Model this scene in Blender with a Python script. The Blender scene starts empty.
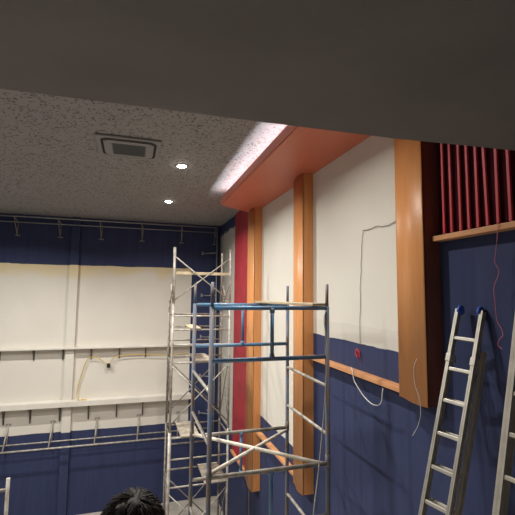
import bpy, bmesh, math, random
from mathutils import Vector, Matrix, noise
random.seed(7)
S = bpy.context.scene
C = S.collection

# ------------------------------------------------------------------ camera, light, exposure
cam = bpy.data.cameras.new('camera')
cam.lens = 403.0 / 515.0 * 36.0
cam.sensor_width = 36.0
cam.clip_start = 0.02
camo = bpy.data.objects.new('camera', cam)
C.objects.link(camo)
_a = Vector((-123.5, -35.5, -403.0)).normalized()          # hall axis (+Y) seen from the lens
_b = Vector((1327.5, -50.5, -403.0)); _b = (_b - _b.dot(_a) * _a).normalized()
_c = _b.cross(_a)
camo.matrix_world = Matrix((_b, _a, _c)).to_4x4()          # lens at the origin: eye height is z = 0
S.camera = camo

S.view_settings.view_transform = 'Standard'
S.view_settings.look = 'None'
S.view_settings.gamma = 1
S.view_settings.use_curve_mapping = False
S.view_settings.exposure = 0.90

W = bpy.data.worlds.new('world'); S.world = W; W.use_nodes = True
W.node_tree.nodes['Background'].inputs[0].default_value = (0.9, 0.95, 1, 1)
W.node_tree.nodes['Background'].inputs[1].default_value = 0.02

LAMP_W = 54.0
LAMP_COL = (1.0, 0.945, 0.87)
LED_W = 48.0          # emission strength of the cove strip
WALL_X = 2.60        # right-hand wall
FRONT_Y = 12.62      # wall at the far end
CEIL_Z = 2.17
LEFT_X = -7.0
BACK_Y = -2.0

# ------------------------------------------------------------------ materials
def mat(name, col, rough=0.6, metal=0.0, var=0.0, vscale=6.0, bump=0.0, bscale=60.0, col2=None, spec=None, stretch=None):
    m = bpy.data.materials.new(name); m.use_nodes = True
    nt = m.node_tree; N = nt.nodes; L = nt.links
    b = N['Principled BSDF']
    b.inputs['Base Color'].default_value = (*col, 1)
    b.inputs['Roughness'].default_value = rough
    b.inputs['Metallic'].default_value = metal
    if spec is not None: b.inputs['Specular IOR Level'].default_value = spec
    if var or col2 or bump:
        tc = N.new('ShaderNodeTexCoord')
        src = tc.outputs['Object']
        if stretch:
            mp = N.new('ShaderNodeMapping'); mp.inputs['Scale'].default_value = stretch
            L.new(src, mp.inputs['Vector']); src = mp.outputs['Vector']
    if var or col2:
        n = N.new('ShaderNodeTexNoise'); n.inputs['Scale'].default_value = vscale; n.inputs['Detail'].default_value = 6
        L.new(src, n.inputs['Vector'])
        r = N.new('ShaderNodeValToRGB')
        r.color_ramp.elements[0].position = 0.35; r.color_ramp.elements[1].position = 0.65
        c2 = col2 or tuple(max(0, c * (1 - var)) for c in col)
        r.color_ramp.elements[0].color = (*c2, 1); r.color_ramp.elements[1].color = (*col, 1)
        L.new(n.outputs['Fac'], r.inputs['Fac']); L.new(r.outputs['Color'], b.inputs['Base Color'])
    if bump:
        n2 = N.new('ShaderNodeTexNoise'); n2.inputs['Scale'].default_value = bscale; n2.inputs['Detail'].default_value = 4
        L.new(src, n2.inputs['Vector'])
        bp = N.new('ShaderNodeBump'); bp.inputs['Strength'].default_value = bump; bp.inputs['Distance'].default_value = 0.01
        L.new(n2.outputs['Fac'], bp.inputs['Height']); L.new(bp.outputs['Normal'], b.inputs['Normal'])
    return m

def emis(name, col, s):
    m = bpy.data.materials.new(name); m.use_nodes = True
    b = m.node_tree.nodes['Principled BSDF']
    b.inputs['Base Color'].default_value = (*col, 1)
    b.inputs['Emission Color'].default_value = (*col, 1)
    b.inputs['Emission Strength'].default_value = s
    return m

NAVY = (0.034, 0.045, 0.110)
WHITE = (0.72, 0.70, 0.64)

class NG:      # tiny node helper for the painted walls
    def __init__(s, m): s.m = m; s.N = m.node_tree.nodes; s.L = m.node_tree.links
    def math(s, op, a, b=None, c=None):
        n = s.N.new('ShaderNodeMath'); n.operation = op
        for i, v in enumerate((a, b, c)):
            if v is None: continue
            if isinstance(v, (int, float)): n.inputs[i].default_value = v
            else: s.L.new(v, n.inputs[i])
        return n.outputs[0]
    def mix(s, f, a, b):
        n = s.N.new('ShaderNodeMix'); n.data_type = 'RGBA'
        if isinstance(f, (int, float)): n.inputs[0].default_value = f
        else: s.L.new(f, n.inputs[0])
        for i, v in ((6, a), (7, b)):
            if isinstance(v, tuple): n.inputs[i].default_value = (*v, 1)
            else: s.L.new(v, n.inputs[i])
        return n.outputs[2]
    def noise(s, vec, scale, detail=4):
        n = s.N.new('ShaderNodeTexNoise'); n.inputs['Scale'].default_value = scale; n.inputs['Detail'].default_value = detail
        s.L.new(vec, n.inputs['Vector']); return n.outputs['Fac']

def wall_base(name):
    m = bpy.data.materials.new(name); m.use_nodes = True
    g = NG(m); b = g.N['Principled BSDF']; b.inputs['Roughness'].default_value = 0.75
    b.inputs['Specular IOR Level'].default_value = 0.25
    tc = g.N.new('ShaderNodeTexCoord'); sp = g.N.new('ShaderNodeSeparateXYZ')
    g.L.new(tc.outputs['Object'], sp.inputs[0])
    return m, g, b, tc.outputs['Object'], sp.outputs

def navy_white(g, vec, seed_scale=1.0):
    n1 = g.noise(vec, 1.3 * seed_scale, 6)
    mpn = g.N.new('ShaderNodeMapping'); mpn.inputs['Scale'].default_value = (6, 6, .6); g.L.new(vec, mpn.inputs['Vector'])
    n2 = g.noise(mpn.outputs['Vector'], 2.0, 5)
    navy = g.mix(n2, tuple(c * 0.78 for c in NAVY), tuple(c * 1.25 for c in NAVY))
    white = g.mix(g.math('SMOOTH_MIN', n1, 1.0, .1), (WHITE[0]*.88, WHITE[1]*.88, WHITE[2]*.86), WHITE)
    return navy, white

def mat_front():
    m, g, b, vec, (x, y, z) = wall_base('front_wall_paint')
    navy, white = navy_white(g, vec)
    wob = g.math('MULTIPLY', g.math('SUBTRACT', g.noise(vec, 2.2), .5), .05)
    zz = g.math('ADD', z, wob)
    # yellowed patches where old glue runs along the upper edge of the white
    st = g.math('MULTIPLY', g.math('SMOOTHSTEP' if False else 'GREATER_THAN', zz, -9), 1.0)
    mr = g.N.new('ShaderNodeMapRange'); mr.interpolation_type = 'SMOOTHSTEP'
    mr.inputs['From Min'].default_value = 0.38; mr.inputs['From Max'].default_value = 0.74
    g.L.new(g.math('ADD', z, g.math('MULTIPLY', g.math('SUBTRACT', g.noise(vec, 1.5), .5), .8)), mr.inputs['Value'])
    white = g.mix(g.math('MULTIPLY', mr.outputs[0], .75), white, (.72, .60, .33))
    a = g.math('GREATER_THAN', zz, -3.85)
    c = g.math('LESS_THAN', zz, 0.78)
    d = g.math('LESS_THAN', x, 1.70)
    f = g.math('MULTIPLY', g.math('MULTIPLY', a, c), d)
    g.L.new(g.mix(f, navy, white), b.inputs['Base Color'])
    return m

def mat_right():
    m, g, b, vec, (x, y, z) = wall_base('right_wall_paint')
    navy, white = navy_white(g, vec)
    wob = g.math('MULTIPLY', g.math('SUBTRACT', g.noise(vec, 2.5), .5), .05)
    zz = g.math('ADD', z, wob)
    # paint line steps down with the seating: -0.58, -2.5, -3.6
    t1 = g.math('MULTIPLY', g.math('GREATER_THAN', y, 5.8), -1.92)
    t2 = g.math('MULTIPLY', g.math('GREATER_THAN', y, 8.5), -1.15)
    t = g.math('ADD', g.math('ADD', t1, t2), -.575)
    f = g.math('GREATER_THAN', zz, t)
    f = g.math('MULTIPLY', f, g.math('GREATER_THAN', y, 3.1))
    # unpainted band left under the ceiling in the far corner
    rag = g.math('MULTIPLY', g.math('GREATER_THAN', y, 8.8),
                 g.math('GREATER_THAN', g.math('ADD', z, g.math('MULTIPLY', g.math('SUBTRACT', g.noise(vec, 7), .5), .35)), 1.86))
    f = g.math('MULTIPLY', f, g.math('SUBTRACT', 1.0, rag))
    plaster = g.mix(g.noise(vec, 5, 8), (.40, .39, .36), (.62, .60, .55))
    white = g.mix(g.math('GREATER_THAN', y, 8.8), white, plaster)
    # slightly greyer primer band just over the blue of the middle bay
    pb = g.math('MULTIPLY', g.math('LESS_THAN', zz, -.36), g.math('LESS_THAN', y, 5.8))
    white = g.mix(g.math('MULTIPLY', pb, .22), white, (.45, .42, .38))
    g.L.new(g.mix(f, navy, white), b.inputs['Base Color'])
    return m

def mat_ceiling():
    m, g, b, vec, (x, y, z) = wall_base('pitted_ceiling_paint')
    b.inputs['Roughness'].default_value = .85
    v = g.N.new('ShaderNodeTexVoronoi'); v.inputs['Scale'].default_value = 24
    nz = g.N.new('ShaderNodeTexNoise'); nz.inputs['Scale'].default_value = 14
    g.L.new(vec, nz.inputs['Vector'])
    va = g.N.new('ShaderNodeVectorMath'); va.operation = 'MULTIPLY_ADD'
    g.L.new(nz.outputs['Color'], va.inputs[0]); va.inputs[1].default_value = (.12, .12, 0); g.L.new(vec, va.inputs[2])
    g.L.new(va.outputs[0], v.inputs['Vector'])
    pit = g.math('LESS_THAN', v.outputs['Distance'], .33)
    g.L.new(g.mix(pit, CEILC, tuple(c * .42 for c in CEILC)), b.inputs['Base Color'])
    bp = g.N.new('ShaderNodeBump'); bp.inputs['Strength'].default_value = .6; bp.inputs['Distance'].default_value = .01
    bp.invert = True
    g.L.new(pit, bp.inputs['Height']); g.L.new(bp.outputs[0], b.inputs['Normal'])
    return m
CEILC = (.275, .270, .270)

M = {}
M['front'] = mat_front(); M['right'] = mat_right(); M['ceiling'] = mat_ceiling()
M['navy'] = mat('navy_paint', NAVY, .75, var=.3, vscale=3, spec=.25)
M['soffit'] = mat('charcoal_soffit_paint', (.190, .180, .176), .85, var=.12, vscale=2.2, bump=.25, bscale=180, spec=.2)
M['floor'] = mat('dusty_concrete', (.52, .48, .42), .9, var=.35, vscale=2.5, bump=.2, bscale=30)
M['white'] = mat('white_paint', WHITE, .7, var=.12, vscale=2)
M['wood'] = mat('orange_wood_veneer', (.68, .30, .105), .38, var=.10, vscale=3.0, stretch=(14, 14, .7))
M['woodedge'] = mat('orange_wood_trim', (.68, .33, .15), .45, var=.18, vscale=3, stretch=(10, .8, 10))
M['canopy'] = mat('terracotta_laminate', (.54, .145, .082), .42, var=.06, vscale=1.5)
M['red'] = mat('crimson_paint', (.38, .024, .038), .65, var=.22, vscale=3)
M['slat'] = mat('red_lacquered_slat', (.62, .055, .075), .5, var=.12, vscale=8)
M['maroon'] = mat('dark_maroon_backing', (.050, .008, .013), .9, var=.2, vscale=4, spec=.05)
M['wood_shade'] = mat('shaded_wood_side', (.20, .066, .046), .6, var=.15, vscale=4)  # orange wood with the shade of the unlit column side mixed into its colour
M['blue_tube'] = mat('blue_scaffold_paint', (.06, .21, .42), .45, col2=(.13, .19, .26), vscale=9, bump=.2, bscale=40)
M['blue_rust'] = mat('worn_blue_post', (.10, .155, .25), .55, col2=(.20, .15, .12), vscale=7, bump=.2, bscale=40)
M['galv'] = mat('galvanised_tube', (.50, .49, .45), .5, metal=.25, col2=(.30, .27, .22), vscale=10, bump=.15, bscale=60)
M['galvd'] = mat('dull_grey_tube', (.33, .32, .29), .6, metal=.2, col2=(.18, .15, .12), vscale=12)
M['cream'] = mat('cream_splashed_tube', (.74, .70, .60), .6, col2=(.50, .45, .37), vscale=9)
M['alu'] = mat('brushed_aluminium', (.52, .50, .44), .42, metal=.55, var=.15, vscale=12)
M['alus'] = mat('mill_aluminium', (.52, .49, .42), .5, metal=.3, var=.2, vscale=10)
M['plank'] = mat('scaffold_plank_wood', (.60, .50, .34), .8, var=.3, vscale=5, bump=.2)
M['ply'] = mat('cement_splashed_board', (.42, .38, .31), .9, var=.4, vscale=9, bump=.3)
M['steelw'] = mat('grey_steel_angle', (.36, .37, .37), .5, metal=.3, var=.2, vscale=10)
M['bracket'] = mat('dark_steel_bracket', (.14, .12, .10), .6, metal=.2)
M['wheel'] = mat('blue_plastic', (.03, .09, .42), .4)
M['black'] = mat('black_plastic', (.015, .015, .015), .5)
M['acw'] = mat('grey_painted_grille', (.20, .20, .20), .5)
M['acd'] = mat('dark_grille_slats', (.10, .105, .11), .55)
M['gap'] = mat('black_gap', (.012, .012, .014), .8)
M['lamp'] = emis('lit_lamp_lens', (1, .95, .86), 40)
M['led'] = emis('lit_led_tape', (.93, .93, 1), LED_W)
M['trimw'] = mat('lamp_trim', (.7, .7, .7), .4)
M['cordy'] = mat('yellow_cord', (.62, .42, .10), .5)
M['cordg'] = mat('grey_wire', (.20, .16, .15), .5)
M['cordw'] = mat('white_wire', (.62, .63, .62), .5)
M['cordr'] = mat('red_wire', (.55, .04, .07), .5)
M['cordp'] = mat('pink_string', (.62, .16, .22), .6)
M['skin'] = mat('skin', (.45, .25, .16), .5, var=.08, vscale=8)
M['hair'] = mat('black_hair', (.026, .020, .015), .62)
M['shirt'] = mat('dark_shirt', (.05, .055, .07), .85, var=.2, vscale=20)
M['jeans'] = mat('dark_jeans', (.03, .04, .07), .85, var=.2, vscale=30)
M['shoe'] = mat('dark_shoes', (.03, .03, .03), .6)

# ------------------------------------------------------------------ mesh helpers
def box(bm, x0, x1, y0, y1, z0, z1, bev=0.0):
    vs = [bm.verts.new((x, y, z)) for x in (x0, x1) for y in (y0, y1) for z in (z0, z1)]
    idx = [(0,1,3,2),(4,6,7,5),(0,4,5,1),(2,3,7,6),(0,2,6,4),(1,5,7,3)]
    fs = [bm.faces.new([vs[i] for i in f]) for f in idx]
    if bev:
        es = {e for f in fs for e in f.edges}
        bmesh.ops.bevel(bm, geom=list(es), offset=bev, segments=2, affect='EDGES', profile=.5)
    return bm

def tube(bm, pts, r, seg=10, cap=True, taper=None):
    pts = [Vector(p) for p in pts]
    rings = []
    prev = None
    for i, p in enumerate(pts):
        if i == 0: t = pts[1] - pts[0]
        elif i == len(pts) - 1: t = pts[-1] - pts[-2]
        else: t = pts[i + 1] - pts[i - 1]
        t.normalize()
        if prev is None:
            up = Vector((0, 0, 1)) if abs(t.z) < .9 else Vector((1, 0, 0))
            u = t.cross(up).normalized()
        else:
            u = (prev - prev.dot(t) * t).normalized()
        prev = u
        v = t.cross(u)
        rr = r if taper is None else r * taper[i]
        rings.append([bm.verts.new(p + rr * (math.cos(a) * u + math.sin(a) * v)) for a in [2 * math.pi * k / seg for k in range(seg)]])
    for A, B in zip(rings, rings[1:]):
        for k in range(seg):
            f = bm.faces.new((A[k], A[(k + 1) % seg], B[(k + 1) % seg], B[k])); f.smooth = True
    if cap:
        bm.faces.new(list(reversed(rings[0]))); bm.faces.new(rings[-1])
    return bm

def prism(bm, poly, z0, z1):
    a = [bm.verts.new((x, y, z0)) for x, y in poly]; b = [bm.verts.new((x, y, z1)) for x, y in poly]
    n = len(poly)
    bm.faces.new(list(reversed(a))); bm.faces.new(b)
    for i in range(n): bm.faces.new((a[i], a[(i + 1) % n], b[(i + 1) % n], b[i]))
    return bm

def B(): return bmesh.new()

def obj(name, bm, m, parent=None, kind=None, label=None, cat=None, group=None, loc=None):
    bmesh.ops.recalc_face_normals(bm, faces=bm.faces)
    me = bpy.data.meshes.new(name)
    if loc is not None and parent is None:
        bmesh.ops.translate(bm, verts=bm.verts, vec=-Vector(loc))
    bm.to_mesh(me); bm.free()
    for x in (m if isinstance(m, (list, tuple)) else [m]): me.materials.append(x)
    o = bpy.data.objects.new(name, me); C.objects.link(o)
    if loc is not None and parent is None: o.location = loc
    if parent: o.parent = parent
    if kind: o['kind'] = kind
    if label: o['label'] = label
    if cat: o['category'] = cat
    if group: o['group'] = group
    return o

def thing(name, label, cat, loc=(0, 0, 0), group=None):
    o = bpy.data.objects.new(name, None); C.objects.link(o)
    o.location = loc; o.empty_display_size = .1
    o['label'] = label; o['category'] = cat
    if group: o['group'] = group
    return o

def rel(bm, root):           # world-space mesh to the root's local space (root has no rotation)
    bmesh.ops.translate(bm, verts=bm.verts, vec=-Vector(root.location)); return bm

def wpart(name, bm, m, root, label=None): return obj(name, rel(bm, root), m, root, label=label)

# ------------------------------------------------------------------ structure
# stepped seating floor
TIERS = [(BACK_Y, .8, -1.6), (.8, 1.9, -2.353), (1.9, 3.0, -2.9), (3.0, 4.1, -3.5), (4.1, 5.3, -4.1), (5.3, 6.3, -4.7), (6.3, 7.2, -5.3), (7.2, 8.0, -5.75), (8.0, FRONT_Y + .2, -6.1)]
bm = B()
poly = [(BACK_Y - .2, -6.4)]
for y0, y1, z in TIERS: poly += [(y0 if z != -1.6 else BACK_Y - .2, z), (y1, z)]
poly.append((FRONT_Y + .2, -6.4))
a = [bm.verts.new((LEFT_X, y, z)) for y, z in poly]; b_ = [bm.verts.new((WALL_X, y, z)) for y, z in poly]
bm.faces.new(a); bm.faces.new(list(reversed(b_)))
for i in range(len(poly)): bm.faces.new((a[i], b_[i], b_[(i + 1) % len(poly)], a[(i + 1) % len(poly)]))
obj('floor', bm, M['floor'], kind='structure')
obj('wall_front', box(B(), LEFT_X - .2, WALL_X + .2, FRONT_Y, FRONT_Y + .2, -6.4, CEIL_Z + .2), M['front'], kind='structure')
obj('wall_right', box(B(), WALL_X, WALL_X + .2, BACK_Y, FRONT_Y, -6.4, CEIL_Z + .2), M['right'], kind='structure')
obj('wall_left', box(B(), LEFT_X - .2, LEFT_X, BACK_Y, FRONT_Y, -6.4, CEIL_Z + .2), M['navy'], kind='structure')
obj('wall_back', box(B(), LEFT_X - .2, WALL_X + .2, BACK_Y - .2, BACK_Y, -6.4, CEIL_Z + .2), M['navy'], kind='structure')
obj('ceiling', box(B(), LEFT_X, WALL_X, BACK_Y, FRONT_Y, CEIL_Z, CEIL_Z + .2), M['ceiling'], kind='structure')
# dropped soffit over the rear seats; its front edge runs very slightly out of square
bm = B()
prism(bm, [(LEFT_X, BACK_Y), (WALL_X, BACK_Y), (WALL_X, 1.82), (1.40, 1.919), (.6, 1.948), (-.6, 1.982), (LEFT_X, 2.03)], .9, CEIL_Z)
obj('trim_1', bm, M['soffit'], kind='structure')
# pilasters on the front wall
obj('trim_2', box(B(), -1.775, -1.55, FRONT_Y - .11, FRONT_Y, -6.1, CEIL_Z), M['front'], kind='structure')

# ------------------------------------------------------------------ cove canopy with its lit tape
canopy = thing('cove_canopy', 'terracotta orange canopy shelf projecting high along the right wall', 'canopy', (2.1, 5.5, 1.87))
outer = [(2.60, 8.90), (1.78, 8.33), (1.71, 8.24), (1.69, 8.14), (1.69, 2.5), (2.60, 2.5)]
bm = prism(B(), outer, 1.87, 1.93)
wpart('soffit_board', bm, M['canopy'], canopy)
bm = prism(B(), [(2.60, 8.93), (1.76, 8.35), (1.69, 8.26), (1.665, 8.14), (1.665, 2.5), (1.69, 2.5), (1.69, 8.14), (1.71, 8.24), (1.78, 8.33), (2.60, 8.90)], 1.885, 2.0)
wpart('edge_strip', bm, M['canopy'], canopy)
obj('led_tape', box(B(), 1.775, 1.79, 2.6, 8.2, 1.931, 1.943), M['led'], label='lit white strip of tape on top of the terracotta canopy', cat='light strip')

# ------------------------------------------------------------------ ceiling downlights and one added fill lamp
def downlight(x, y, label, watts=None, z=CEIL_Z):
    t = thing('ceiling_downlight', label, 'ceiling light', (x, y, z), 'downlights recessed in the grey ceiling')
    bm = B(); n = 32; ra, rb = .075, .095
    prof = [(ra, -.002), (ra, -.014), (rb, -.010), (rb, 0)]
    rings = [[bm.verts.new((r * math.cos(2*math.pi*k/n), r * math.sin(2*math.pi*k/n), z)) for k in range(n)] for r, z in prof]
    for A, Bq in zip(rings, rings[1:]):
        for k in range(n): bm.faces.new((A[k], A[(k+1) % n], Bq[(k+1) % n], Bq[k])).smooth = True
    obj('trim_ring', bm, M['trimw'], t)
    bm = B(); bmesh.ops.create_uvsphere(bm, u_segments=n, v_segments=12, radius=ra)
    bmesh.ops.scale(bm, verts=bm.verts, vec=(1, 1, .42))
    bmesh.ops.delete(bm, geom=[v for v in bm.verts if v.co.z > .001], context='VERTS')
    bmesh.ops.translate(bm, verts=bm.verts, vec=(0, 0, -.004))
    obj('lens', bm, M['lamp'], t)
    l = bpy.data.lights.new('downlight_lamp', 'AREA'); l.shape = 'DISK'; l.size = .14
    l.energy = LAMP_W if watts is None else watts; l.color = LAMP_COL; l.spread = math.radians(150)
    lo = bpy.data.objects.new('downlight_lamp', l); C.objects.link(lo); lo.parent = t; lo.location = (0, 0, -.05)
    return t
downlight(.70, 6.79, 'bright round ceiling downlight nearest the air conditioner grille')
downlight(.70, 9.59, 'smaller bright round downlight further along the ceiling, nearer the far wall')
downlight(.70, 3.99, 'dimmer round ceiling downlight just beyond the dark dropped soffit', 36)
downlight(-3.2, -.6, 'added dim fill lamp in the dark soffit over the rear seats', 14, .9)  # added out of view to lift the ambient light around the soffit
for i, (x, y) in enumerate([(-3.0, 3.99), (-3.0, 6.79), (-3.0, 9.59)]):
    downlight(x, y, ['round downlight in the left ceiling row, by the soffit', 'round downlight in the left ceiling row, in its middle', 'round downlight in the left ceiling row, by the far wall'][i], LAMP_W * 1.65)

# ------------------------------------------------------------------ air conditioner cassette
ac = thing('air_conditioner', 'grey square cassette air conditioner set in the pitted ceiling', 'air conditioner', (-.146, 6.14, CEIL_Z))
def rrect(hx, hy, r, n=6):
    p = []
    for cx, cy, a0 in ((hx-r, hy-r, 0), (-hx+r, hy-r, 90), (-hx+r, -hy+r, 180), (hx-r, -hy+r, 270)):
        for k in range(n+1):
            a = math.radians(a0 + 90*k/n); p.append((cx + r*math.cos(a), cy + r*math.sin(a)))
    return p
bm = B(); box(bm, -.44, .44, -.42, .42, -.035, 0, .008); obj('panel', bm, M['acw'], ac)
bm = B()
def ringprism(bm, po, pi, z0, z1):
    n = len(po)
    A = [bm.verts.new((x, y, z0)) for x, y in po]; Bb = [bm.verts.new((x, y, z0)) for x, y in pi]
    A2 = [bm.verts.new((x, y, z1)) for x, y in po]; B2 = [bm.verts.new((x, y, z1)) for x, y in pi]
    for i in range(n):
        j = (i+1) % n
        bm.faces.new((A[i], A[j], Bb[j], Bb[i])); bm.faces.new((A2[i], B2[i], B2[j], A2[j]))
        bm.faces.new((A[i], A2[i], A2[j], A[j])); bm.faces.new((Bb[i], Bb[j], B2[j], B2[i]))
ringprism(bm, rrect(.385, .365, .12), rrect(.35, .33, .10), -.040, -.034)
obj('air_outlet', bm, M['gap'], ac)
bm = B(); prism(bm, rrect(.34, .32, .09), -.052, -.034); obj('centre_cover', bm, M['acw'], ac)
g = obj('grille', box(B(), -.24, .24, -.22, .22, -.058, -.051, .002), M['acd'], ac)
bm = B()
for k in range(14):
    y = -.20 + k*.031; box(bm, -.225, .225, y, y+.010, -.064, -.057)
obj('grille_slats', bm, M['acd'], g)

# ------------------------------------------------------------------ columns
def column(y0, y1, z0, z1, label, tongue=.0):
    """bent wood veneer cladding: S-profiled face towards the hall, flat return towards the rear seats"""
    t = thing('wall_column', label, 'column', (2.5, (y0 + y1) / 2, z0), 'orange wood columns on the right wall')
    w = y1 - y0; prof = []
    for k in range(25):
        u = k / 24.0                                  # 0 at the rear (near) edge, 1 at the far edge
        x = 2.415 + .030 * (u ** 1.5) - .014 * math.sin((u - .15) * math.pi * 2.0) * (1 - u * .2)
        prof.append((x, y0 + w * u))
    bm = B(); n = len(prof)
    th = .014
    zb = lambda u: z0
    lo = [bm.verts.new((x, y, z0)) for x, y in prof]; hi = [bm.verts.new((x, y, z1)) for x, y in prof]
    lo2 = [bm.verts.new((x + th, y, z0)) for x, y in prof]; hi2 = [bm.verts.new((x + th, y, z1)) for x, y in prof]
    for i in range(n-1):
        bm.faces.new((lo[i], lo[i+1], hi[i+1], hi[i])).smooth = True
        bm.faces.new((lo2[i], hi2[i], hi2[i+1], lo2[i+1])).smooth = True
        bm.faces.new((lo[i], lo2[i], lo2[i+1], lo[i+1])); bm.faces.new((hi[i], hi[i+1], hi2[i+1], hi2[i]))
    bm.faces.new((lo[0], hi[0], hi2[0], lo2[0])); bm.faces.new((lo[-1], lo2[-1], hi2[-1], hi[-1]))
    wpart('front_face', bm, M['wood'], t)
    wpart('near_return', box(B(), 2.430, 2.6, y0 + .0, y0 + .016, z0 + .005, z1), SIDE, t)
    wpart('far_return', box(B(), 2.462, 2.6, y1 - .016, y1, z0 + .005, z1), M['wood'], t)
    return t
SIDE = M['wood']
column(8.22, 8.85, -4.0, 1.868, 'orange wood column nearest the far wall, beside the red strip')
column(5.62, 6.06, -2.88, 1.868, 'middle orange wood column, between the two white wall panels')
SIDE = M['wood_shade']  # near return of this column takes the shade-darkened wood
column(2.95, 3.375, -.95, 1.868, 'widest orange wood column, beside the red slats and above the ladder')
SIDE = M['wood']

# red painted strip and its ledge beyond the far column
obj('red_wall_panel', box(B(), 2.555, 2.6, 8.86, 10.5, -3.95, CEIL_Z - .01, .004), M['red'], label='tall crimson red wall strip left of the furthest orange column', cat='wall panel', loc=(2.58, 9.7, -3.95))

def ledge(y0, y1, z, label, x0=2.50, th=.055):
    bm = box(B(), x0, 2.6, y0, y1, z - th, z, .005)
    return obj('wooden_ledge', bm, M['woodedge'], label=label, cat='ledge', group='orange wood ledges on the right wall', loc=(2.55, (y0+y1)/2, z - th))
ledge(3.38, 5.615, -.885, 'orange wood ledge between the widest and middle columns, with cable ends on it')
ledge(6.065, 8.215, -2.80, 'orange wood ledge between the middle and furthest columns, under the lower blue band')
ledge(8.86, 10.45, -3.955, 'orange wood ledge under the red strip, the lowest of the ledges')
ledge(.2, 2.925, .525, 'narrow orange wood ledge under the row of red slats', th=.045)

# red slats over a dark recess
sl = thing('slat_panel', 'row of upright red slats over dark maroon backing above the ladders', 'slat panel', (2.55, 1.6, .53))
wpart('backing', box(box(B(), 2.58, 2.599, 1.90, 2.925, .53, CEIL_Z - .01), 2.58, 2.599, .2, 1.90, .53, .899), M['maroon'], sl)
ys = [2.825, 2.738, 2.64, 2.555, 2.465, 2.385, 2.28, 2.18, 2.09, 2.0, 1.905, 1.81, 1.72, 1.62, 1.53, 1.44]
lean = [0.0, 0, 0, -.002, .0, -.010, .002, -.003]
for k, y in enumerate(ys):
    dl = lean[k] if k < 8 else 0
    bm = B(); prism(bm, rrect(.010, .0128, .004, 3), 0, 1.6)
    for v in bm.verts:
        v.co = Vector((2.560 + v.co.x, y + .014 + v.co.y + dl * (1 - v.co.z / .45), .54 + v.co.z * (1 if y > 1.85 else .215)))
    wpart('slat', bm, M['slat'], sl)

# ------------------------------------------------------------------ screen mounting frame on the front wall
fr = thing('screen_frame', 'thin grey steel mounting frame standing off the far wall', 'frame', (-.6, 12.3, -4.15))
FY = 12.30
def angle_bar(x0, x1, z, r=.018): return tube(B(), [(x0, FY, z), (x1, FY, z)], r, 8)
wpart('top_rail', angle_bar(-6.2, 2.42, 2.055), M['steelw'], fr)
wpart('top_rail', tube(B(), [(-6.2, 12.52, 1.93), (2.42, 12.52, 1.93)], .014, 8), M['steelw'], fr)
wpart('bottom_rail', angle_bar(-6.2, 2.42, -4.16, .024), M['galv'], fr)
wpart('bottom_rail', tube(B(), [(-6.2, 12.5, -4.05), (2.42, 12.5, -4.05)], .018, 8), M['galv'], fr)
wpart('side_rail', tube(B(), [(2.42, FY, -4.18), (2.42, FY, 2.07)], .018, 8), M['steelw'], fr)
wpart('side_rail', tube(B(), [(2.45, 12.5, -4.10), (2.45, 12.5, 1.95)], .014, 8), M['steelw'], fr)
xs = [-5.4, -4.3, -3.2, -2.11, -1.01, .15, 1.32, 2.36]
for x in xs:
    bm = B(); tube(bm, [(x, FY, 2.05), (x + .03, 12.60, 1.57)], .012, 8); tube(bm, [(x + .06, 12.52, 1.93), (x + .03, 12.60, 1.57)], .011, 8)
    tube(bm, [(x, FY, 2.05), (x + .06, 12.52, 1.93)], .012, 8)
    box(bm, x - .03, x + .10, 12.60, 12.62, 1.55, 1.585)
    wpart('bracket', bm, M['galvd'], fr)
for x in [-5.4, -4.3, -3.12, -2.04, -.90, .23, 1.36, 2.3]:
    bm = B(); tube(bm, [(x, FY, -4.16), (x + .03, 12.58, -3.58)], .018, 8); tube(bm, [(x + .04, 12.5, -4.05), (x + .03, 12.60, -3.52)], .014, 8)
    box(bm, x - .03, x + .10, 12.60, 12.62, -3.58, -3.53)
    wpart('bracket', bm, M['galv'], fr)
for z in [1.27, -.05, -1.32, -2.5, -3.6]:
    bm = B(); tube(bm, [(2.42, FY, z), (2.03, 12.60, z - .01)], .014, 8); tube(bm, [(2.45, 12.5, z), (2.42, FY, z)], .012, 8)
    box(bm, 2.0, 2.05, 12.60, 12.62, z - .05, z + .05)
    wpart('bracket', bm, M['steelw'], fr)

# shelves
def shelf(z, th, depth, xb, label, bh, x1=1.74):
    t = thing('wall_shelf', label, 'shelf', (-1, 12.62, z), 'white shelves along the far wall')
    Y0 = FRONT_Y - depth
    wpart('board', box(B(), -5.6, x1, Y0, FRONT_Y, z - th, z, .006), M['white'], t)
    for x in xb:
        bm = B()
        box(bm, x - .018, x + .018, FRONT_Y - .03, FRONT_Y, z - th - bh, z - th)
        tube(bm, [(x, FRONT_Y - .02, z - th - bh + .02), (x, Y0 + .05, z - th - .005)], .014, 6)
        box(bm, x - .012, x + .012, Y0 + .04, FRONT_Y, z - th - .03, z - th)
        wpart('bracket', bm, M['bracket'], t)
    return t
def xat(px, zy): return math.tan(math.atan((px - 257.5) / 403) + math.radians(17.0)) * zy
shelf(-1.53, .05, .22, [xat(p + 3, 12.45) for p in (-54, -27, 0, 34, 63, 91, 119, 145, 169)], 'thin white shelf on black brackets, the upper one on the far wall', .30)
shelf(-2.985, .145, .26, [xat(p + 6, 12.45) for p in (-50, -22, 5, 31, 60, 88, 115.5, 141, 167)], 'thick white shelf on black brackets, the lower one on the far wall', .42)

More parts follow.
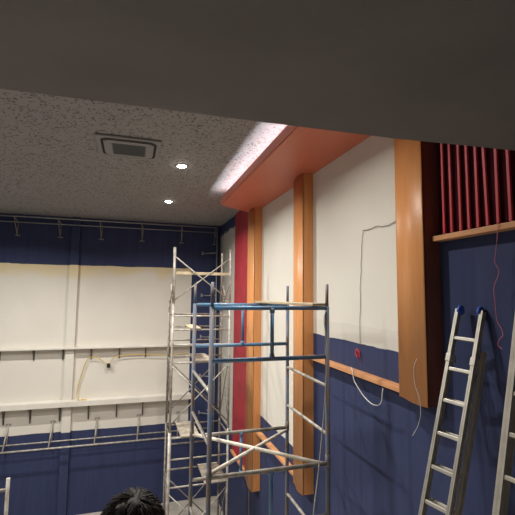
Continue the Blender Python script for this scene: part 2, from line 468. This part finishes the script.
# yellow extension cord
def cable(name, pts, r, m, label, cat, parts=None, sub=8):
    P = [Vector(p) for p in pts]; out = []
    for i in range(len(P) - 1):
        p0 = P[max(i-1, 0)]; p1 = P[i]; p2 = P[i+1]; p3 = P[min(i+2, len(P)-1)]
        for k in range(sub):
            t = k / sub
            out.append(.5 * ((2*p1) + (-p0+p2)*t + (2*p0-5*p1+4*p2-p3)*t*t + (-p0+3*p1-3*p2+p3)*t**3))
    out.append(P[-1])
    c = sum(out, Vector()) / len(out)
    return obj(name, tube(B(), out, r, 6), m, label=label, cat=cat, loc=c)
co = cable('extension_cord', [(1.6, 12.52, -1.80), (.9, 12.52, -1.83), (.2, 12.52, -1.79), (-.45, 12.52, -1.84), (-.62, 12.52, -2.05), (-.9, 12.52, -1.86), (-1.17, 12.53, -1.86), (-1.30, 12.55, -2.2), (-1.42, 12.55, -2.75), (-1.38, 12.43, -2.96), (-1.15, 12.42, -2.972), (-1.3, 12.50, -2.972)],
      .012, M['cordy'], 'yellow extension cord looped between the two white shelves', 'cord')
bm = box(B(), -.05, .05, -.03, .03, -.06, .06, .01)
cn = obj('plug', bm, M['black'], co, label='black plug'); cn.location = Vector((-.62, 12.52, -2.08)) - co.location

# ------------------------------------------------------------------ scaffolds
def T(root, name, p, q, r, m, label=None): return wpart(name, tube(B(), [p, q], r, 12), m, root, label)

bs = thing('scaffold_tower', 'blue painted scaffold tower standing nearest, in front of the orange columns', 'scaffold', (1.32, 4.4, -4.1))
XL, XR, YN, YF = .718, 1.927, 3.83, 4.96
for (x, y, zf) in ((XL, YN, -3.5), (XR, YN, -3.5), (XL, YF, -4.1), (XR, YF, -4.1)):
    bm = B(); tube(bm, [(x, y, zf + .012), (x, y, -.12)], .0225, 12); tube(bm, [(x, y, -.13), (x, y, .112)], .017, 12)
    tube(bm, [(x, y, -1.72), (x, y, -1.60)], .027, 12)
    box(bm, x - .06, x + .06, y - .06, y + .06, zf, zf + .012)
    wpart('post', bm, M['blue_rust'] , bs)
for y in (YN, YF):
    for z in (-.135, -.633, -1.685, -2.185, -3.235):
        T(bs, 'crossbar', (XL, y, z), (XR, y, z), .021, M['blue_tube'] if z > -1 else M['galvd'])
    for z in (-.135, -1.685):
        x = 1.325
        bm = B(); tube(bm, [(x, y, z), (x, y, z - .5)], .019, 12)
        tube(bm, [(x, y, z), (x, y, z - .05)], .026, 12); tube(bm, [(x, y, z - .45), (x, y, z - .5)], .026, 12)
        wpart('upright', bm, M['blue_tube'], bs)
for x in (XL, XR):
    for z in (-.93, -1.405, -2.48, -2.95):
        T(bs, 'rung', (x, YN, z), (x, YF, z), .017, M['galv'], 'bare grey metal rung')
T(bs, 'brace', (XL, YF, -1.66), (XR, YN, -1.70), .019, M['cream'], 'cream splashed diagonal brace')
T(bs, 'brace', (XL, YN, -1.655), (XR, YF, -1.71), .019, M['cream'], 'cream splashed diagonal brace')

bm = B(); box(bm, -.085, .085, -.62, .62, 0, .026, .004)
bd = obj('scaffold_board', bm, M['plank'], label='pale wooden board lying on the blue scaffold top bars', cat='board')
bd.location = (1.70, 4.42, -.112); bd.rotation_euler = (0, 0, math.radians(12))

# grey tower at the far wall
ss = thing('scaffold_tower', 'tall bare grey scaffold tower standing by the far corner', 'scaffold', (1.36, 8.8, -6.1))
sx0, sx1, sy0, sy1 = .775, 1.955, 8.4, 9.25
for (x, y) in ((sx0, sy0), (sx1, sy0), (sx0, sy1), (sx1, sy1)):
    bm = B(); big = (x == sx0 and y == sy0)
    tube(bm, [(x, y, -6.09), (x, y, -2.75)], .034 if big else .024, 12); tube(bm, [(x, y, -2.75), (x, y, -.2)], .024, 12)
    tube(bm, [(x, y, -.2), (x, y, .95 if not (x == sx0 and y == sy1) else -.15)], .028 if big else .02, 12)
    box(bm, x - .07, x + .07, y - .07, y + .07, -6.1, -6.085)
    wpart('post', bm, M['galv'] if y == sy0 else M['galvd'], ss)
for y, mm in ((sy0, M['galv']), (sy1, M['galvd'])):
    for z in (-.46, -.74, -1.04, -1.40, -2.86, -3.27, -3.80, -5.25, -5.6):
        T(ss, 'crossbar', (sx0, y, z), (sx1, y, z), .017, mm)
    for z0, z1 in ((.76, -.15), (-1.46, -2.62), (-3.9, -5.1)):
        if y == sy1 and z0 > 0: continue
        T(ss, 'brace', (sx0, y - .02, z0), (sx1, y - .02, z1), .013, mm)
        T(ss, 'brace', (sx1, y + .02, z0), (sx0, y + .02, z1), .013, mm)
for x in (sx0, sx1):
    for z in (-.46, -1.40, -2.86, -3.80, -5.25):
        T(ss, 'side_bar', (x, sy0, z), (x, sy1, z), .014, M['galvd'])
    for z0, z1 in ((-1.4, -2.8), (-3.9, -5.2), (.2, -.4)):
        T(ss, 'brace', (x - .015, sy0, z0), (x - .015, sy1, z1), .011, M['galvd'])
        T(ss, 'brace', (x + .015, sy1, z0), (x + .015, sy0, z1), .011, M['galvd'])
wpart('beam', box(B(), sx0 - .02, sx1 + .03, sy0 + .03, sy0 + .06, .39, .45, .004), M['plank'], ss, 'pale wooden beam')

def board(name, cx, cy, cz, lx, ly, th, rot, m, label, group='loose boards on the grey scaffold tower'):
    bm = box(B(), -lx/2, lx/2, -ly/2, ly/2, -th/2, th/2, .003)
    o = obj(name, bm, m, label=label, cat='board', group=group); o.location = (cx, cy, cz); o.rotation_euler = rot
    return o
board('scaffold_board', 1.17, 8.82, -2.834, .38, .95, .018, (0, 0, math.radians(1)), M['ply'], 'dusty grey board lying in the grey tower just below the blue paint line')
board('scaffold_board', 1.70, 8.82, -3.774, .44, .95, .018, (0, 0, 0), M['ply'], 'dusty grey board lying lowest in the grey tower, at its right side')
board('scaffold_board', 1.23, 8.82, -.708, .22, .95, .028, (0, 0, 0), M['plank'], 'short pale plank lying near the top crossbars of the grey tower')
board('scaffold_board', 1.42, 8.82, -1.367, .36, .95, .03, (0, 0, 0), M['ply'], 'wider dull board lying across the grey tower under the pale short plank')

# third scaffold, mostly out of frame on the left
ls = thing('scaffold_tower', 'low grey scaffold standing at the left edge below the shelves', 'scaffold', (-1.8, 4.6, -4.1))
for (x, y, zf) in ((-1.195, 5.0, -4.1), (-2.4, 5.0, -4.1), (-1.195, 3.9, -3.5), (-2.4, 3.9, -3.5)):
    bm = tube(B(), [(x, y, zf + .01), (x, y, -1.955)], .019, 12); box(bm, x - .06, x + .06, y - .06, y + .06, zf, zf + .012)
    wpart('post', bm, M['galvd'], ls)
for y in (5.0, 3.9):
    for z in (-2.07, -2.34, -3.3):
        T(ls, 'crossbar', (-1.195, y, z), (-2.4, y, z), .016, M['galv'])
for x in (-1.195, -2.4):
    for z in (-2.9, -3.3): T(ls, 'side_bar', (x, 3.9, z), (x, 5.0, z), .015, M['galvd'])

# ------------------------------------------------------------------ ladders
def ladder(label, P0, yaw, w, ax, sp, top_ext, length, ext, fl, web, m, mweb, by=-.046):
    """P0: far-side end of the top rung. rails run down along d; rungs run along u"""
    u = Vector((math.sin(yaw), -math.cos(yaw), 0)); d = Vector((-ax, by, -1)).normalized()
    u = (u - u.dot(d) * d).normalized(); nrm = u.cross(d).normalized()
    if nrm.x < 0: nrm = -nrm                        # points at the wall
    P0 = Vector(P0)
    base = P0 + d * length + u * w / 2
    t = thing('ladder', label, 'ladder', base, 'aluminium ladders leaning on the right wall')
    X = Matrix((u, nrm, -d)).transposed()           # local x = rung, y = to wall, z = up
    t.rotation_mode = 'QUATERNION'
    rot = X.to_3x3()
    if rot.determinant() < 0: rot = Matrix((-u, nrm, -d)).transposed()
    t.rotation_quaternion = rot.to_quaternion()
    H = length + top_ext
    sgn = 1 if (rot.col[0] - u).length < .01 else -1
    def rail(x, y0, h0, h1, mm, nm='rail'):
        bm = B(); tk = .004; s = 1 if x > 0 else -1
        box(bm, x - fl/2, x + fl/2, y0, y0 + tk, h0, h1)                   # front flange
        box(bm, x - tk/2, x + tk/2, y0, y0 + web, h0, h1)                  # web
        box(bm, x - fl/2, x + fl/2, y0 + web - tk, y0 + web, h0, h1)       # rear flange
        z = h0 + .14
        while z < h1:                                                      # rung end sockets
            tube(bm, [(x - .006, y0 + web * .5, z), (x + .006, y0 + web * .5, z)], .011, 10)
            z += sp
        return obj(nm, bm, mm, t)
    hw = w / 2 + .004
    for s in (-1, 1): rail(s * hw, 0, 0, H, m)
    k = 0
    while length - k * sp > .1:
        z = length - k * sp
        obj('rung', box(B(), -w/2, w/2, .006, .036, z - .014, z + .014, .005), m, t); k += 1
    if ext:
        for s in (-1, 1): rail(s * (hw + .030), web + .006, .02, H - ext, mweb)
        k = 0
        while length - ext - .02 - k * sp > .1:
            z = length - ext - .05 - sp * .5 - k * sp
            obj('rung', box(B(), -w/2 - .01, w/2 + .01, web + .014, web + .040, z - .013, z + .013, .005), mweb, t); k += 1
        for s in (-1, 1):
            obj('clamp', box(B(), s*hw - .02, s*hw + .02, -.006, web + .03, length - .19, length - .13, .003), m, t)
    for s in (-1, 1):
        wx = s * (hw - .018)
        bm = B(); tube(bm, [(wx - .010, .026, H - .004), (wx + .010, .026, H - .004)], .038, 28)
        tube(bm, [(wx - .015, .026, H - .004), (wx + .015, .026, H - .004)], .014, 14)
        obj('wheel', bm, M['wheel'], t, label='blue plastic wheel')
        bm = box(B(), s*hw - .022, s*hw + .022, -.006, web + .01, -.02, .03, .004); obj('foot', bm, M['black'], t, label='black rubber foot')
    return t
ladder('extension ladder with two blue wheels on top, leaning against the navy wall', (2.423, 2.643, -.322), .292, .1857, .3087, .2424, .235, 2.60, .30, .026, .050, M['alu'], M['alus'])
ladder('aluminium ladder cut off by the right edge, leaning beside the wheeled ladder', (2.345, 2.033, -.36), .20, .26, .264, .2466, .30, 2.5, 0, .040, .085, M['alus'], M['alus'])

# ------------------------------------------------------------------ wires
def xw(y, z, d=.012): return (WALL_X - d, y, z)
def wobble(pts, amp, n=6):
    out = []
    for a, b2 in zip(pts, pts[1:]):
        a = Vector(a); b2 = Vector(b2)
        for k in range(n):
            p = a.lerp(b2, k / n); out.append((p.x, p.y + random.uniform(-amp, amp), p.z + random.uniform(-amp, amp)))
    out.append(tuple(pts[-1])); return out
cable('dangling_wire', wobble([(2.59, 3.36, .79), (2.59, 3.57, .775), (2.59, 3.75, .75), (2.59, 3.94, .78), (2.59, 4.12, .765)], .008, 3) + wobble([(2.59, 4.19, .78), (2.59, 4.22, .66), (2.59, 4.25, .30), (2.59, 4.28, -.05), (2.59, 4.29, -.58)], .009, 5), .0035, M['cordg'], 'thin grey wire running across and down the upper white panel', 'wire', sub=3)
c = B(); pts = []
for k in range(46):
    a = k * .75; r = .034 + .012 * math.sin(k * 1.7); pts.append((2.58 - .012 * math.sin(k), 4.33 + r * math.cos(a), -.69 + r * 1.3 * math.sin(a)))
pts += [(2.585, 4.29, -.74), (2.587, 4.26, -.80)]
obj('wire_coil', tube(c, pts, .0028, 6), M['cordr'], label='small coil of red wire hanging on the blue band above the ledge', cat='wire', loc=(2.58, 4.31, -.70))
cable('cable_loop', [(2.56, 4.46, -.875), (2.49, 4.30, -.88), (2.48, 4.25, -.98), (2.48, 4.16, -1.05), (2.48, 4.04, -1.115), (2.48, 3.90, -1.155), (2.48, 3.78, -1.145), (2.48, 3.71, -1.09), (2.48, 3.69, -1.0), (2.49, 3.69, -.95)], .006, M['cordw'], 'white cable end looping down below the ledge by the widest column', 'cable')
cable('hanging_cable', [(2.398, 3.04, -.55), (2.396, 3.08, -.64), (2.396, 3.07, -.78), (2.396, 3.02, -.87), (2.40, 3.01, -1.0), (2.41, 3.06, -1.12), (2.41, 3.14, -1.24)], .0025, M['cordw'], 'thin wire hanging down over the bottom of the widest column', 'cable')
cable('pink_string', [(2.49, 2.24, .54), (2.495, 2.25, .47), (2.52, 2.294, .34), (2.52, 2.307, .253), (2.52, 2.277, .178), (2.52, 2.324, .071), (2.52, 2.321, -.024), (2.52, 2.311, -.168), (2.52, 2.28, -.222), (2.52, 2.267, -.27), (2.52, 2.301, -.309), (2.52, 2.312, -.346), (2.52, 2.28, -.37)], .0025, M['cordp'], 'pink string dangling from the slat ledge beside the ladder wheel', 'string')
cable('white_rope', [(1.90, 3.80, -.16), (1.872, 3.79, -.25), (1.90, 3.79, -.51), (1.888, 3.79, -.93), (1.85, 3.79, -1.35), (1.793, 3.79, -1.82), (1.749, 3.79, -2.14), (1.72, 3.79, -2.6)], .006, M['cordw'], 'thin white rope hanging from the near post of the blue scaffold', 'rope')
cable('hanging_cable', [(2.45, 8.50, -4.0), (2.44, 8.45, -4.25), (2.46, 8.52, -4.5), (2.45, 8.48, -4.8)], .008, M['cordg'], 'grey wire hanging below the furthest orange column', 'cable')

# ------------------------------------------------------------------ person on the step below
person = thing('person', 'person with short black hair in dark clothes, seen from behind, facing the far wall', 'person', (.010, 1.37, -2.353))
def skin_mesh(name, verts, edges, radii, m, parent, sub=2):
    me = bpy.data.meshes.new(name); me.from_pydata(verts, edges, []); me.materials.append(m)
    o = bpy.data.objects.new(name, me); C.objects.link(o); o.parent = parent
    sk = o.modifiers.new('skin', 'SKIN'); sk.use_smooth_shade = True
    for v, r in zip(me.skin_vertices[0].data, radii): v.radius = r if isinstance(r, tuple) else (r, r)
    me.skin_vertices[0].data[0].use_root = True
    s = o.modifiers.new('subsurf', 'SUBSURF'); s.levels = sub; s.render_levels = sub
    return o
# one continuous body: pelvis, spine, neck, head, arms with fingers, legs, feet (local to the step)
V = [(0,0,.93),(0,.01,1.08),(0,.0,1.25),(0,-.01,1.38),(0,-.005,1.45),(0,.01,1.51),(0,.015,1.57)]
Rd = [(.15,.11),(.135,.10),(.155,.105),(.13,.085),(.06,.06),(.055,.058),(.065,.07)]
E_ = [(i, i+1) for i in range(6)]
def add(p, r, fr): V.append(p); Rd.append(r); E_.append((fr, len(V)-1)); return len(V)-1
for s in (-1, 1):
    h = add((s*.09, 0, .87), .088, 0); k = add((s*.10, .02, .50), .058, h); c2 = add((s*.10, 0, .34), .055, k); a2 = add((s*.105, -.02, .09), .038, c2)
    f1 = add((s*.11, .04, .045), .042, a2); add((s*.12, .17, .03), .03, f1)
    sh = add((s*.165, -.01, 1.37), .062, 3); el = add((s*.225, -.03, 1.09), .043, sh); wr = add((s*.23, .06, .86), .028, el)
    pm = add((s*.225, .085, .79), .034, wr)
    for j, (dy, ln) in enumerate(((-.027, .065), (-.009, .078), (.009, .075), (.027, .062))):
        q = add((s*.225, .09 + dy, .755), .0095, pm); q2 = add((s*.220, .095 + dy, .755 - ln*.5), .009, q); add((s*.208, .10 + dy, .755 - ln), .0075, q2)
    q = add((s*.210, .122, .795), .011, pm); add((s*.200, .140, .765), .009, q)
body = skin_mesh('body', V, E_, Rd, M['skin'], person)
# head
bm = B(); bmesh.ops.create_icosphere(bm, subdivisions=5, radius=1)
for v in bm.verts:
    x, y, z = v.co
    X_, Y_, Z_ = x * .074, y * .094, z * .112
    if z < 0: X_ *= 1 - .28 * (-z) ** 1.3; Y_ *= 1 - .12 * (-z)
    if y > .6:                                  # face
        n_ = math.exp(-(x/.16)**2 - ((z+.12)/.22)**2); Y_ += .020 * n_
        for ex in (-.38, .38): Y_ -= .010 * math.exp(-((x-ex)/.16)**2 - ((z-.08)/.12)**2)
        Y_ += .005 * math.exp(-(x/.3)**2 - ((z+.45)/.07)**2) + .004 * math.exp(-(x/.3)**2 - ((z+.58)/.07)**2)
    v.co = (X_, Y_, Z_)
for f in bm.faces: f.smooth = True
for s in (-1, 1):                               # ears
    g2 = bmesh.ops.create_icosphere(bm, subdivisions=2, radius=1)
    for v in g2['verts']: v.co = (s*.076 + v.co.x*.010, -.005 + v.co.y*.020, -.01 + v.co.z*.033)
head = obj('head', bm, M['skin'], person); head.location = (.008, .0, 1.60); head.rotation_euler = (math.radians(-6), 0, math.radians(-8))
for s in (-1, 1):
    g2 = B(); bmesh.ops.create_uvsphere(g2, u_segments=16, v_segments=10, radius=.011)
    e = obj('eye', g2, M['white'], head); e.location = (s*.028, .076, .009)
# hair: cap plus locks lying over it
bm = B(); bmesh.ops.create_icosphere(bm, subdivisions=5, radius=1)
kill = []
for v in bm.verts:
    x, y, z = v.co
    if (y > .45 and z < .45) or z < -.45: kill.append(v)
    nn = noise.noise(Vector((x*3, y*3, z*3))) * .08 + noise.noise(Vector((x*9, y*3, z*9))) * .05
    k = 1.09 + nn
    v.co = (x*.078*k, y*.098*k, z*.116*k)
bmesh.ops.delete(bm, geom=kill, context='VERTS')
for f in bm.faces: f.smooth = True
crown = Vector((.15, -.25, 1)).normalized()
for i in range(5200):
    while True:
        n = Vector((random.gauss(0, 1), random.gauss(0, 1), random.gauss(0, 1))).normalized()
        if n.z > -.35 and not (n.y > .5 and n.z < .4): break
    t_ = (n - crown); t_ = (t_ - t_.dot(n) * n)
    if t_.length < .05: t_ = Vector((1, 0, 0))
    t_.normalize()
    t_ = (t_ + .38 * Vector((random.uniform(-1, 1), random.uniform(-1, 1), random.uniform(-.5, 1)))).normalized()
    L_ = random.uniform(.35, .8); lift = random.choice((.02, .05, .09, .15))
    pts = []
    for q in range(5):
        m_ = (n + t_ * L_ * q / 4).normalized(); rr_ = 1.075 + lift * (q / 4) + .02 * noise.noise(n * 4)
        pts.append(Vector((m_.x*.081*rr_, m_.y*.100*rr_, m_.z*.116*rr_)))
    tube(bm, pts, .0017, 3, cap=False, taper=(.6, 1, 1, .7, .1))
hair = obj('hair', bm, M['hair'], head); hair.scale = (1.13, 1.05, 1.01)
# clothes
def garment(name, verts, edges, radii, m): return skin_mesh(name, verts, edges, radii, m, person)
garment('shirt', [(0,0,.90),(0,.01,1.08),(0,0,1.25),(0,-.01,1.385),(0,-.008,1.435),
                  (-.17,-.01,1.375),(-.215,-.025,1.16),(.17,-.01,1.375),(.215,-.025,1.16)],
        [(0,1),(1,2),(2,3),(3,4),(3,5),(5,6),(3,7),(7,8)],
        [(.175,.13),(.155,.118),(.172,.12),(.15,.10),(.07,.07),.08,.06,.08,.06], M['shirt'])
garment('trousers', [(0,0,.94),(-.095,0,.84),(-.102,.02,.50),(-.106,-.015,.11),(.095,0,.84),(.102,.02,.50),(.106,-.015,.11)],
        [(0,1),(1,2),(2,3),(0,4),(4,5),(5,6)], [(.16,.12),.105,.075,.06,.105,.075,.06], M['jeans'])
for s in (-1, 1):
    garment('shoe', [(s*.105,-.045,.055),(s*.112,.05,.05),(s*.122,.19,.04)], [(0,1),(1,2)], [(.05,.05),(.052,.05),(.042,.036)], M['shoe'])
